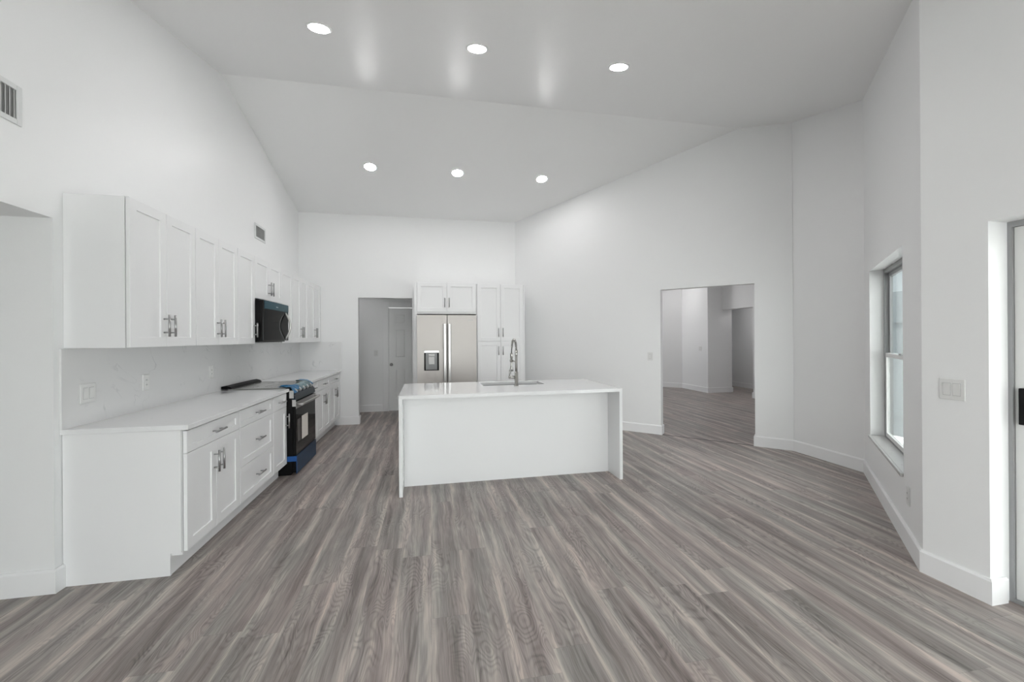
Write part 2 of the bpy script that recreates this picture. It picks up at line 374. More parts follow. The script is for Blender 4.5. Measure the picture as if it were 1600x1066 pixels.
# baseboards
BBH, BBT = .135, .016
def base_run(mb, pts):
    """baseboard strip along a plan polyline; the room is on the left of the direction of travel"""
    P = [Vector((*p, 0)) for p in pts]; n = len(P); ds = [(P[i + 1] - P[i]).normalized() for i in range(n - 1)]
    nr = [Vector((-d.y, d.x, 0)) for d in ds]; off = []
    for i in range(n):
        if i == 0: off.append(nr[0])
        elif i == n - 1: off.append(nr[-1])
        else:
            b = (nr[i - 1] + nr[i]); off.append(b / (1 + nr[i - 1].dot(nr[i])))
    prof = ((0, 0), (BBT, 0), (BBT, BBH - .012), (BBT - .007, BBH), (0, BBH))
    k = len(prof); vs = [P[i] + off[i] * (a + .0005) + Vector((0, 0, z)) for i in range(n) for a, z in prof]
    fs = [[i * k + j, i * k + (j + 1) % k, (i + 1) * k + (j + 1) % k, (i + 1) * k + j] for i in range(n - 1) for j in range(k)]
    fs += [list(range(k))[::-1], [(n - 1) * k + j for j in range(k)]]
    mb.add(vs, fs); return mb
Bp = lambda s: (S_[0] + dB[0] * s, S_[1] + dB[1] * s)
struct(base_run(MB(), [(XL, 2.868), (XL, HALL_Y), (-4.28, HALL_Y)][::1]), 'baseboard_left', TRIM)
struct(base_run(MB(), [(DX0, YB + .12), (DX0, YB), (-1.53, YB)]), 'baseboard_back', TRIM)
bo = (nBo[0] * .12, nBo[1] * .12)
l0, l1 = Bp(oB0), Bp(oB1)
struct(base_run(MB(), [(l0[0] + bo[0], l0[1] + bo[1]), l0, Bp(.9)][::-1][::-1]), 'baseboard_right', TRIM)
struct(base_run(MB(), [(XR + .10, SLY1), (XR, SLY1), P_, Q_, R_, l1, (l1[0] + bo[0], l1[1] + bo[1])]), 'baseboard_window', TRIM)
struct(base_run(MB(), [(-.915, 8.52), (-2.98, 8.52)]), 'baseboard_passage', TRIM)
struct(base_run(MB(), [(7.634, 9.45), (7.634, 9.37), (6.935, 9.37), (6.935, 10.46), (5.45, 11.95)]), 'baseboard_far', TRIM)
struct(base_run(MB(), [(8.62, 7.2), (8.62, 11.5)]), 'baseboard_far_hall', TRIM)
struct(base_run(MB(), [(7.362, 7.4), (7.362, 8.35), (7.634, 8.35)]), 'baseboard_far_opening', TRIM)
# threshold seam at the doorway
m = MB(); a, b = Bp(oB0 + .02), Bp(oB1 - .02)
m.prism([(a[0], a[1], .0005), (b[0], b[1], .0005), (b[0] + nBo[0] * .012, b[1] + nBo[1] * .012, .0005), (a[0] + nBo[0] * .012, a[1] + nBo[1] * .012, .0005)], (0, 0, .003))
struct(m, 'trim_1', DGREY)

# window in the angled wall (local x along the wall from P, y into the room = -outward)
ang = math.atan2(dW[1], dW[0])
win = bpy.data.objects.new('window_1', None); COL.objects.link(win); win.location = (P_[0], P_[1], 0); win.rotation_euler = (0, 0, ang)
tag(win, 'single-hung window with a marble sill in the angled wall', 'window', None, 'structure')
D0, D1 = -.165, -.105           # the wall's outward side is local -y
m = MB()
fwid = .035
m.box(WS0, WS0 + fwid, D0, D1, WZ0, WZ1).box(WS1 - fwid, WS1, D0, D1, WZ0, WZ1).box(WS0 + fwid, WS1 - fwid, D0, D1, WZ0, WZ0 + .03).box(WS0 + fwid, WS1 - fwid, D0, D1, WZ1 - .035, WZ1)
m.build('window_frame', ALU, win)
zm = 1.245
def sash(z0, z1, y0, y1, name):
    mm = MB(); x0, x1 = WS0 + fwid + .002, WS1 - fwid - .002; w = .036
    mm.box(x0, x0 + w, y0, y1, z0, z1).box(x1 - w, x1, y0, y1, z0, z1).box(x0 + w, x1 - w, y0, y1, z0, z0 + w).box(x0 + w, x1 - w, y0, y1, z1 - w, z1)
    s_ = mm.build(name, VINYL if name == 'lower_sash' else ALU, win)
    MB().box(x0 + w, x1 - w, (y0 + y1) / 2 - .002, (y0 + y1) / 2 + .002, z0 + w, z1 - w).build('pane', GLASS, s_)
    return s_
sash(zm - .02, WZ1 - .036, -.160, -.138, 'upper_sash')
ls = sash(WZ0 + .031, zm + .02, -.134, -.110, 'lower_sash')
MB().box(1.13, 1.22, -.112, -.100, zm + .0205, zm + .035).build('sash_lock', NICKEL, win)
m = MB(); m.box(WS0 + .001, WS1 - .001, -.1045, 0, WZ0 + .0005, WZ0 + .02).box(WS0 + .001, WS1 - .001, 0, .018, WZ0 - .004, WZ0 + .02, .003)
m.build('window_sill', SILLST, win)

# sliding glass door in the near right wall
sl = bpy.data.objects.new('door_1', None); COL.objects.link(sl); sl.location = (XR, SLY1, 0)
tag(sl, 'sliding glass door with a black pull at the right edge', 'door', None, 'structure')
m = MB(); fx0, fx1 = .135, .215; ylen = SLY1 - SLY0
m.box(fx0, fx1, -.018, 0, 0, SLZ).box(fx0, fx1, -ylen, -ylen + .03, 0, SLZ).box(fx0, fx1, -ylen + .03, -.018, SLZ - .03, SLZ).box(fx0, fx1, -ylen + .03, -.018, .0, .018)
m.build('door_frame', ALU, sl)
for k, (ya_, yb_, xx) in enumerate(((-1.26, -.020, .150), (-ylen + .032, -1.20, .185))):
    m = MB(); w = .085
    m.box(xx, xx + .03, ya_, ya_ + w, .02, SLZ - .032).box(xx, xx + .03, yb_ - w, yb_, .02, SLZ - .032).box(xx, xx + .03, ya_ + w, yb_ - w, .02, .12).box(xx, xx + .03, ya_ + w, yb_ - w, SLZ - .12, SLZ - .032)
    pn = m.build('sliding_panel', VINYL, sl)
    MB().box(xx + .013, xx + .017, ya_ + w, yb_ - w, .12, SLZ - .12).build('pane', GLASS, pn)
    if k == 0:
        MB().box(xx - .022, xx - .0002, yb_ - .055, yb_ - .022, .955, 1.148, .004).build('door_handle', BLACK, pn)
# glazed wall added unseen behind the camera to let daylight in
rear = bpy.data.objects.new('door_2', None); COL.objects.link(rear); rear.location = (0, YREAR, 0)
tag(rear, 'added three-panel sliding glass door, unseen behind the viewpoint', 'door', None, 'structure')
x0r, x1r = XL + .10, XL + 4.92
m = MB(); m.box(x0r, x0r + .04, -.10, -.02, 0, 2.2).box(x1r - .04, x1r, -.10, -.02, 0, 2.2).box(x0r + .04, x1r - .04, -.10, -.02, 2.16, 2.2).box(x0r + .04, x1r - .04, -.10, -.02, 0, .02)
m.build('door_frame', ALU, rear)
for k in range(3):
    a = x0r + .042 + k * 1.58; b = a + 1.578; w = .07
    m = MB().box(a, a + w, -.075, -.045, .022, 2.158).box(b - w, b, -.075, -.045, .022, 2.158).box(a + w, b - w, -.075, -.045, .022, .12).box(a + w, b - w, -.075, -.045, 2.07, 2.158)
    pn = m.build('sliding_panel', VINYL, rear)
    MB().box(a + w, b - w, -.062, -.058, .12, 2.07).build('pane', GLASS, pn)
# six-panel passage door
dr = bpy.data.objects.new('door_3', None); COL.objects.link(dr); dr.location = (-.80, 8.52, 0)
tag(dr, 'white six-panel door in the passage beside the refrigerator', 'door', None, 'structure')
m = MB()
DWd, DHt = .78, 2.045
m.box(.003, DWd - .003, .012, .045, .008, DHt - .003)
xs = (.003, .115, .335, .445, .665, DWd - .003); zs = (.008, .24, .84, 1.04, 1.64, 1.72, 1.93, DHt - .003)
for a, b in ((0, 1), (2, 3), (4, 5)): m.box(xs[a], xs[b], 0, .012, zs[0], zs[-1])
for a, b in ((0, 1), (2, 3), (4, 5), (6, 7)):
    for c, d in ((1, 2), (3, 4)): m.box(xs[c], xs[d], 0, .012, zs[a], zs[b])
for a, b in ((1, 2), (3, 4), (5, 6)):
    for c, d in ((1, 2), (3, 4)):
        px0, px1, pz0, pz1 = xs[c] + .022, xs[d] - .022, zs[a] + .022, zs[b] - .022; e = .02
        vs = [(px0, .012, pz0), (px1, .012, pz0), (px1, .012, pz1), (px0, .012, pz1), (px0 + e, .003, pz0 + e), (px1 - e, .003, pz0 + e), (px1 - e, .003, pz1 - e), (px0 + e, .003, pz1 - e)]
        m.add(vs, [[4, 5, 6, 7], [0, 1, 5, 4], [1, 2, 6, 5], [2, 3, 7, 6], [3, 0, 4, 7]])
m.build('door_slab', DOORP, dr)
m = MB().box(-.105, -.0, -.018, -.0005, 0, DHt + .105, .004).box(DWd, DWd + .105, -.018, -.0005, 0, DHt + .105, .004).box(0, DWd, -.018, -.0005, DHt, DHt + .105, .004)
m.build('door_casing', TRIM, dr)
kb = MB(); kb.lathe([(0, 0), (.030, 0), (.030, .008), (.012, .012), (.012, .035), (.026, .045), (.028, .058), (.02, .068), (0, .07)], 24)
k_ = kb.build('door_knob', NICKEL, dr, (.052, -.0005, .92)); k_.rotation_euler = (HP, 0, 0)

# fence in the yard outside the window
m = MB()
fe = thing('yard_fence', 'grey privacy fence in the yard seen through the window', 'fence', (7.9, 5.6, -.30), math.radians(90))
for i in range(23): m.box(-3.2 + i * .2, -3.2 + i * .2 + .194, 0, .02, .0, 2.485)
m.build('boards', FENCE, fe)
for z in (.35, 1.95): MB().box(-3.2, 1.4, .0205, .05, z, z + .1).build('rail', FENCE, fe)

# ------------------------------------------------------------------ cabinets (local: front at y=0 facing -y, width along +x)
def bar_handle(mb_parent, x, z, L, vertical, y=0.):
    mb = MB(); h = L / 2; pr = .034; r = .0072
    if vertical:
        mb.tube([(x, y - pr, z - h), (x, y - pr, z + h)], r)
        for s in (-1, 1): mb.tube([(x, y - .0003, z + s * h * .62), (x, y - pr, z + s * h * .62)], (.0052), 8)
    else:
        mb.tube([(x - h, y - pr, z), (x + h, y - pr, z)], r)
        for s in (-1, 1): mb.tube([(x + s * h * .62, y - .0003, z), (x + s * h * .62, y - pr, z)], (.0052), 8)
    return mb.build('handle', NICKEL, mb_parent)
G = .0016
def door(par, x0, x1, z0, z1, hx=None, hz=None, L=.148, st=.062):
    d = MB().shaker(x0 + G, x1 - G, z0 + G, z1 - G, 0, .02, st).build('door', CAB, par)
    if hx is not None: bar_handle(d, hx, hz, L, True)
    return d
def drawer(par, x0, x1, z0, z1, st=.055, rail=.042, hl=.148):
    d = MB().shaker(x0 + G, x1 - G, z0 + G, z1 - G, 0, .02, st, .009, rail).build('drawer', CAB, par)
    bar_handle(d, (x0 + x1) / 2, (z0 + z1) / 2, hl, False)
    return d
XF = -1.47
BZ0, BZ1, DZ = .132, .872, .732
def base_cab(label, y0, y1, kind, group='base cabinets along the kitchen wall', first=False):
    w = y1 - y0 - .001
    t = thing('base_cabinet', label, 'cabinet', (XF, y0, 0), HP, group)
    dpt = XF - XL - .002
    MB().box(0, w, .0240, dpt, .115, .8825).build('body', CAB, t)
    MB().box(0, w, .085, .10, .0, .1148).build('toe_kick', CAB, t)
    if first:
        m = MB(); m.prism([(-.016, .0240, .135), (-.016, .082, .135), (-.016, .082, 0.), (-.016, dpt - .001, 0.), (-.016, dpt - .001, .8825), (-.016, .0240, .8825)], (.0155, 0, 0))
        m.build('end_panel', CAB, t)
    g = .004
    if kind == 'doors':
        drawer(t, g, w - g, DZ, BZ1); c = w / 2
        door(t, g, c, BZ0, DZ, c - .034, .592); door(t, c, w - g, BZ0, DZ, c + .034, .592)
    elif kind == 'drawers':
        drawer(t, g, w - g, DZ, BZ1); drawer(t, g, w - g, .418, DZ, .055, .055); drawer(t, g, w - g, BZ0, .418, .055, .055)
    elif kind == 'right':
        drawer(t, g, w - g, DZ, BZ1); door(t, g, w - g, BZ0, DZ, w - .034, .583)
    elif kind == 'left':
        drawer(t, g, w - g, DZ, BZ1); door(t, g, w - g, BZ0, DZ, .034, .583)
    return t
RY0, RY1 = 4.712, 5.474
base_cab('white base cabinet with one drawer over two doors at the near end of the counter', 2.885, 3.614, 'doors', first=True)
base_cab('white base cabinet of three stacked drawers in the middle of the near counter run', 3.614, 4.325, 'drawers')
base_cab('narrow white base cabinet with one door immediately before the black range', 4.325, 4.704, 'right')
base_cab('narrow white base cabinet mostly hidden behind the black range on its far side', 5.482, 5.90, 'left')
base_cab('white two-door base cabinet beyond the range, nearer one of the far pair', 5.90, 6.61, 'doors')
base_cab('white two-door base cabinet in the far corner against the back wall', 6.61, 7.322, 'doors')
# worktops, backsplash
CTZ0, CTZ1 = .884, .914
def slab(name, label, cat, y0, y1, group):
    return tag(MB().box(XL + .001, -1.445, y0, y1, CTZ0, CTZ1, .002).build(name, QUARTZ), label, cat, group)
slab('countertop', 'long white quartz worktop between the near end panel and the range', 'countertop', 2.853, 4.706, 'worktops on the wall run')
slab('countertop', 'short white quartz worktop between the range and the back wall', 'countertop', 5.480, YB - .001, 'worktops on the wall run')
BS1 = 1.3835
tag(MB().box(XL + .0005, XL + .013, 2.853, YB - .002, CTZ1 + .0003, BS1).build('backsplash', SPLASH), 'veined grey-white stone backsplash along the left wall under the wall cabinets', 'backsplash')
tag(MB().box(XL + .014, -1.447, YB - .013, YB - .0005, CTZ1 + .0003, BS1).build('backsplash', SPLASH), 'short return of stone backsplash on the back wall beside the doorway', 'backsplash')
# wall cabinets
XU = -1.765; UZ0, UZ1 = 1.386, 2.296
def wall_cab(label, y0, y1, kind, z0=UZ0):
    w = y1 - y0 - .001
    t = thing('wall_cabinet', label, 'cabinet', (XU, y0, z0), HP, 'wall cabinets over the kitchen counter')
    dpt = XU - XL - .001; h = UZ1 - z0
    MB().box(0, w, .0240, dpt, 0, h).build('body', CAB, t)
    hz = .142; c = w / 2
    if kind == 'pair': door(t, .001, c, 0, h, c - .034, hz); door(t, c, w - .001, 0, h, c + .034, hz)
    elif kind == 'short': door(t, .001, c, 0, h, c - .034, .13); door(t, c, w - .001, 0, h, c + .034, .13)
    elif kind == 'right': door(t, .001, w - .001, 0, h, w - .034, hz)
    elif kind == 'left': door(t, .001, w - .001, 0, h, None)
    return t
wall_cab('tall white two-door wall cabinet at the near end of the upper row', 2.885, 3.604, 'pair')
wall_cab('white two-door wall cabinet second from the near end of the upper row', 3.604, 4.318, 'pair')
wall_cab('narrow single-door white wall cabinet immediately before the microwave', 4.318, 4.706, 'right')
wall_cab('short white two-door wall cabinet directly above the microwave', 4.706, 5.494, 'short', 1.862)
wall_cab('narrow single-door white wall cabinet immediately beyond the microwave', 5.494, 5.905, 'left')
wall_cab('white two-door wall cabinet beyond the microwave, next to last in the row', 5.905, 6.612, 'pair')
wall_cab('white two-door wall cabinet in the far corner touching the back wall', 6.612, 7.322, 'pair')

# ------------------------------------------------------------------ range (local front y=0 at x=-1.385)
rg = thing('kitchen_range', 'black slide-in range wrapped in blue film between the base cabinets', 'range', (-1.385, RY0, 0), HP)
w = RY1 - RY0
MB().box(0, w, .035, .70, .03, .898).box(.02, w - .02, .06, .68, 0, .03).build('body', BLACK, rg)
od = MB().box(.004, w - .004, 0, .034, .212, .775, .004).build('oven_door', BGLASS, rg)
MB().box(.004, w - .004, -.0025, -.0002, .70, .772).build('door_band', STEEL, od)
hm = MB(); hm.tube([(.03, -.050, .742)] + [(.03 + (w - .06) * k / 12, -.050 - .010 * math.sin(math.pi * k / 12), .742) for k in range(1, 12)] + [(w - .03, -.050, .742)], .0135, 14)
for xx in (.05, w - .05): hm.tube([(xx, -.003, .742), (xx, -.05, .742)], .010, 10)
hm.build('oven_handle', STEEL, od)
MB().box(.205, .430, -.0016, -.0002, .335, .590).build('pale_patch', PALE, od)  # flat pale rectangle on the oven glass
MB().box(.055, .160, -.0016, -.0002, .340, .580).build('grey_patch', plain('grey_patch_tone', (.11, .10, .095), .5), od)  # dark grey rectangle beside the pale one
st = MB().box(.004, w - .004, .0, .034, .03, .205, .004).build('storage_drawer', BLACK, rg)
MB().box(-.001, w - .001, -.004, -.0005, .018, .204).build('blue_film', FILM, st)
MB().box(-.004, .016, -.0055, -.0042, .018, .204).box(-.0045, -.0012, -.0042, .085, .150, .204).build('blue_tape', plain('deep_blue_tape', (.01, .085, .30), .35), st)
# slanted control panel
m = MB(); m.prism([(.002, .0, .786), (.002, .034, .786), (.002, .10, .898), (.002, .075, .916), (.002, .012, .838)], (w - .004, 0, 0))
cp = m.build('control_panel', plain('panel_navy', (.012, .022, .032), .25), rg)
for k in range(5):
    kx = .10 + k * (w - .20) / 4
    kn = MB(); kn.lathe([(.0, 0), (.024, 0), (.022, .024), (.018, .028), (0, .028)], 20)
    o = kn.build('knob', PLAST, cp, (kx, .040, .873)); o.rotation_euler = (math.radians(52), 0, 0)
# loose protective film over the front edge
random.seed(3)
m = MB(); nx = 26; vsf = []
for i in range(nx + 1):
    x = -.004 + (w + .006) * i / nx
    for yy, zz in ((.175, .934), (.13, .938), (.085, .936), (.055, .925), (.020, .885), (.004, .862)):
        j = random.uniform(-1, 1)
        vsf.append((x, yy + .006 * j, zz + .006 * random.uniform(-1, 1.3) + (.012 if (i in (19, 20, 25)) and zz > .93 else 0)))
fsf = [[i * 6 + k, i * 6 + k + 1, (i + 1) * 6 + k + 1, (i + 1) * 6 + k] for i in range(nx) for k in range(5) if not (k < 2 and 6 < i < 19) and not (k >= 4 and i > 3)]
CLEAR = plain('teal_wrap', (.16, .24, .26), .25, bscale=35, bump=.8, var=.4)
for nm, ff, mt in (('blue_tape', [f for f in fsf if f[0] < 54], FILMB), ('top_film', [f for f in fsf if 54 <= f[0] <= 138], CLEAR), ('blue_tape', [f for f in fsf if f[0] > 138], FILMB)):
    ids = sorted({i for f in ff for i in f}); ix = {a: b for b, a in enumerate(ids)}
    o = MB().add([vsf[i] for i in ids], [[ix[i] for i in f] for f in ff]).build(nm, mt, rg, fix=False)
    so = o.modifiers.new('thick', 'SOLIDIFY'); so.thickness = .0012
MB().box(-.0035, -.0005, -.001, .034, .725, .795).build('end_cap', STEEL, od)
MB().box(-.0015, .0015, .020, .062, .812, .892).build('end_cap', STEEL, cp)
MB().box(-.002, w + .002, .10, .64, .9145, .926, .003).build('cooktop', COOK, rg)
m = MB(); m.prism([(.0, .60, .9262), (.0, .70, .9262), (.0, .70, .952), (.0, .655, .958), (.0, .615, .946)], (w, 0, 0)); m.build('rear_trim', BLACK, rg)
for (bx, by, br_) in ((.20, .26, .10), (.56, .26, .085), (.20, .50, .075), (.56, .50, .10)):
    MB().lathe([(br_ - .004, .0), (br_, .0), (br_, .0004), (br_ - .004, .0004), (br_ - .004, 0)], 40, (bx, by, .92605)).build('burner_ring', DGREY, rg)

# ------------------------------------------------------------------ microwave
mw = thing('microwave', 'black over-the-range microwave with teal film along its top', 'microwave', (-1.69, 4.714, 1.405), HP)
w = 5.487 - 4.714; h = .438
MB().box(0, w, .042, .405, .0, h, .003).build('body', BLACK, mw)
dm = MB().box(.0, w, .0, .041, .012, h, .005).build('door', BGLASS, mw)
MB().box(.03, w - .002, -.0022, -.0003, h - .085, h - .004).build('teal_film', TEAL, dm)
MB().box(.36, .42, -.0030, -.0024, h - .055, h - .045).build('badge', PLAST, dm)
hm = MB(); hx = w - .115; N = 20
hm.tube([(hx, -.004 - .052 * math.sin(math.pi * k / N), .03 + (h - .13) * k / N) for k in range(N + 1)], .0105, 12)
hm.build('handle', STEEL, dm)
MB().box(.04, w - .04, .06, .36, -.008, -.0003).build('vent_grille', PLAST, mw)

# ------------------------------------------------------------------ refrigerator and pantry
YF = 6.70
fc = thing('refrigerator_cabinet', 'short white two-door cabinet bridging above the stainless refrigerator', 'cabinet', (-.218, YF, 0), 0)
w = .742 + .218
MB().box(.02, w, .0205, YB - YF - .001, 1.822, 2.325).build('body', CAB, fc)
MB().box(-.02, .0195, .0, YB - YF - .001, 0, 2.325).build('side_panel', CAB, fc)
c = .02 + (w - .02) / 2
door(fc, .021, c, 1.852, 2.323, c - .036, 2.0); door(fc, c, w - .001, 1.852, 2.323, c + .036, 2.0)
pc = thing('pantry_cabinet', 'tall white four-door pantry cabinet right of the refrigerator', 'cabinet', (.745, YF, 0), 0)
w = 1.545 - .745
MB().box(0, w, .0205, .588, .10, 2.315).build('body', CAB, pc)
MB().box(0, w, .08, .095, 0, .0998).build('toe_kick', CAB, pc)
x0d, x1d = .012, w - .022; c = (x0d + x1d) / 2
for z0, z1, hz in ((.115, 1.374, 1.226), (1.378, 2.313, 1.522)):
    door(pc, x0d, c, z0, z1, c - .036, hz, .145); door(pc, c, x1d, z0, z1, c + .036, hz, .145)
MB().box(x1d + .001, w, .0, .0203, .115, 2.313).build('filler_strip', CAB, pc)

fr = thing('refrigerator', 'stainless steel French-door refrigerator with water dispenser on the left door', 'refrigerator', (-.196, 6.615, 0), 0)
w = .930
MB().box(.004, w - .004, .075, .70, .02, 1.785).build('body', DGREY, fr)
for sx in (.06, w - .06):
    for sy in (.12, .62): MB().lathe([(0, 0), (.02, 0), (.02, .0198), (0, .0198)], 12, (sx, sy, 0)).build('foot', BLACK, fr)
c = w / 2 - .001
# left door with a recess for the dispenser
dx0, dx1, dz0, dz1 = .108, .335, .928, 1.235
m = MB()
bx = ((.0, dx0, .715, 1.80), (dx1, c - .004, .715, 1.80), (dx0, dx1, .715, dz0), (dx0, dx1, dz1, 1.80))
for a, b, z0, z1 in bx: m.box(a, b, 0, .07, z0, z1)
m.box(dx0, dx1, .062, .07, dz0, dz1)
ld = m.build('door', FRIDGE, fr)
rd = MB().box(c + .004, w, 0, .07, .715, 1.80, .004).build('door', FRIDGE, fr)
MB().box(w - .13, w - .055, -.0012, -.0003, 1.715, 1.727).build('badge', NICKEL, rd)
fd = MB().box(0, w, 0, .07, .06, .705, .004).build('freezer_drawer', FRIDGE, fr)
def flat_handle(par, xc):
    mm = MB(); pr = [(-.024, -.040), (-.014, -.048), (.014, -.048), (.024, -.040), (.019, -.036), (-.019, -.036)]
    mm.prism([(xc + a, b, .76) for a, b in pr], (0, 0, .90))
    for zz in (.80, 1.60): mm.box(xc - .010, xc + .010, -.0365, -.0003, zz, zz + .03)
    return mm.build('handle', STEEL, par)
flat_handle(ld, c - .036); flat_handle(rd, c + .036)
hm = MB().tube([(.08, -.05, .64), (w - .08, -.05, .64)], .013, 12)
for xx in (.11, w - .11): hm.tube([(xx, -.0003, .64), (xx, -.05, .64)], .010, 8)
hm.build('handle', STEEL, fd)
m = MB().box(dx0, dx0 + .022, -.002, .061, dz0, dz1 - .03).box(dx1 - .022, dx1, -.002, .061, dz0, dz1 - .03).box(dx0 + .022, dx1 - .022, -.002, .061, dz0, dz0 + .008)
ds = m.build('dispenser', BLACK, ld)
MB().box(dx0 - .001, dx1 + .001, -.004, .03, dz1 - .0295, dz1 + .006, .003).build('dispenser_panel', STEEL, ds)
MB().box(dx0 + .0225, dx1 - .0225, .050, .0605, dz0 + .009, dz1 - .031).build('dispenser_back', plain('dispenser_grey', (.20, .20, .20), .35, .5), ds)
MB().box(dx0 + .070, dx1 - .070, .026, .049, dz0 + .095, dz1 - .095, .004).box(dx0 + .066, dx1 - .066, .010, .049, dz1 - .092, dz1 - .04, .01).build('dispenser_paddle', PLATE, ds)

# ------------------------------------------------------------------ island
IX0, IX1, IY0, IY1 = -.279, 1.897, 3.855, 4.885
isl = thing('kitchen_island', 'white waterfall kitchen island in the middle of the room', 'island', (IX0, IY0, 0), math.radians(.55))
L = IX1 - IX0; D = IY1 - IY0; T = .031
hx0, hx1, hy0, hy1 = .850, 1.540, .600, .930       # sink cut-out
m = MB(); zt0, zt1 = .914 - T, .914
m.box(0, hx0, 0, D, zt0, zt1).box(hx1, L, 0, D, zt0, zt1).box(hx0, hx1, 0, hy0, zt0, zt1).box(hx0, hx1, hy1, D, zt0, zt1)
m.build('worktop', QUARTZ, isl)
MB().box(0, T, 0, D, 0, zt0 - .0003).build('waterfall_end', QUARTZ, isl)
MB().box(L - T, L, 0, D, 0, zt0 - .0003).build('waterfall_end', QUARTZ, isl)
m = MB().box(T + .001, L - T - .001, .272, .290, 0, zt0 - .001).build('back_panel', CAB, isl)
m = MB(); m.box(T + .001, hx0 - .05, .291, D - .022, .11, zt0 - .001).box(hx1 + .05, L - T - .001, .291, D - .022, .11, zt0 - .001).box(hx0 - .049, hx1 + .049, .291, hy0 - .04, .11, zt0 - .001).box(hx0 - .049, hx1 + .049, .291, D - .022, .11, .60)
m.build('body', CAB, isl)
MB().box(T + .002, L - T - .002, .30, D - .09, 0, .1095).build('toe_kick', CAB, isl)
xe = [T + .002, .42, .80, 1.19, 1.58, L - T - .002]
for a, b in zip(xe, xe[1:]):        # doors on the working side
    d = MB().shaker(-b, -a, .115, zt0 - .005, 0).build('door', CAB, isl, (0, D - .0015, 0), math.pi)
    bar_handle(d, -(a + b) / 2, .76, .148, False)
# sink (local coordinates of the island, but a thing of its own)
ca, sa = math.cos(math.radians(.55)), math.sin(math.radians(.55))
def isl_pt(x, y, z): return (IX0 + ca * x - sa * y, IY0 + sa * x + ca * y, z)
sk = thing('kitchen_sink', 'stainless steel undermount sink set into the white island top', 'sink', isl_pt(hx0, hy0, 0), math.radians(.55))
sw_, sd_ = hx1 - hx0, hy1 - hy0; t = .003; zb = .66
m = MB(); zt = zt0 - .0012
m.box(-.012, t, -.012, sd_ + .012, zb, zt).box(sw_ - t, sw_ + .012, -.012, sd_ + .012, zb, zt).box(t, sw_ - t, -.012, t, zb, zt).box(t, sw_ - t, sd_ - t, sd_ + .012, zb, zt).box(-.012, sw_ + .012, -.012, sd_ + .012, zb - .004, zb)
m.build('basin', SINKST, sk)
MB().lathe([(0, .003), (.04, .003), (.045, .0), (0, .0)], 24, (sw_ / 2, sd_ / 2, zb + .0005)).build('drain', NICKEL, sk)
# faucet
fx, fy = .908, 4.352
fa = thing('kitchen_faucet', 'tall brushed nickel spring-neck faucet standing on the island', 'faucet', (fx, fy, .9142), 0)
MB().lathe([(0, 0), (.025, 0), (.025, .006), (.0195, .010), (.0195, .150), (.0165, .153), (0, .153)], 24).build('base', CHROME, fa)
MB().lathe([(0, .153), (.0135, .153), (.0135, .315), (.016, .317), (.016, .385), (0, .385)], 20).build('riser', CHROME, fa)
# spring hose: up from the riser, over towards the sink, down to the spray head
path = []
RC = .105; zc = .398
path += [Vector((0, 0, .38)), Vector((0, 0, zc))]
for k in range(1, 25):
    a = math.pi * k / 24
    path.append(Vector((-.006 * k / 24, RC - RC * math.cos(a), zc + RC * .95 * math.sin(a))))
path += [Vector((-.008, 2 * RC, .38)), Vector((-.010, 2 * RC, .33))]
hose = MB().tube(path, .0065, 10).build('hose', plain('hose_grey', (.12, .12, .12), .4, .6), fa)
# coil around it
def samp(u):
    Ls = [0.]
    for a, b in zip(path, path[1:]): Ls.append(Ls[-1] + (b - a).length)
    d = u * Ls[-1]
    for i in range(len(path) - 1):
        if d <= Ls[i + 1] or i == len(path) - 2:
            f = (d - Ls[i]) / (Ls[i + 1] - Ls[i]); return path[i].lerp(path[i + 1], f), (path[i + 1] - path[i]).normalized()
coil = []
turns = 44; NN = turns * 10
for i in range(NN + 1):
    u = i / NN; p_, t_ = samp(min(u * .80, .999)); a = 2 * math.pi * turns * u
    n1 = Vector((1, 0, 0)); n1 = (n1 - t_ * n1.dot(t_)).normalized(); n2 = t_.cross(n1)
    coil.append(p_ + (n1 * math.cos(a) + n2 * math.sin(a)) * .0110)
MB().tube(coil, .0021, 6).build('spring', CHROME, hose)
sp = MB(); hx_, hy_ = -.010, 2 * RC
sp.lathe([(0, .345), (.013, .345), (.016, .335), (.016, .29), (.012, .285), (.012, .20), (.019, .175), (.021, .145), (0, .145)], 20, (hx_, hy_, 0))
shd = sp.build('spray_head', CHROME, fa)
MB().tube([(hx_ - .012, hy_ - .02, .20), (hx_ - .02, hy_ - .045, .185), (hx_ - .02, hy_ - .045, .12)], .004, 8).build('spray_lever', CHROME, shd)
ar = MB(); ar.tube([(0, .012, .262), (hx_, hy_ - .012, .262)], .0065, 10); ar.lathe([(.0165, .250), (.0195, .250), (.0195, .274), (.0165, .274), (.0165, .250)], 20, (hx_, hy_, 0))
ar.build('hose_holder', CHROME, fa)
lv = MB(); lv.tube([(-.018, 0, .095), (-.082, .0, .095)], .017, 16); lv.tube([(-.074, 0, .110), (-.074, -.006, .175)], .0045, 8)
lv.build('lever', CHROME, fa)

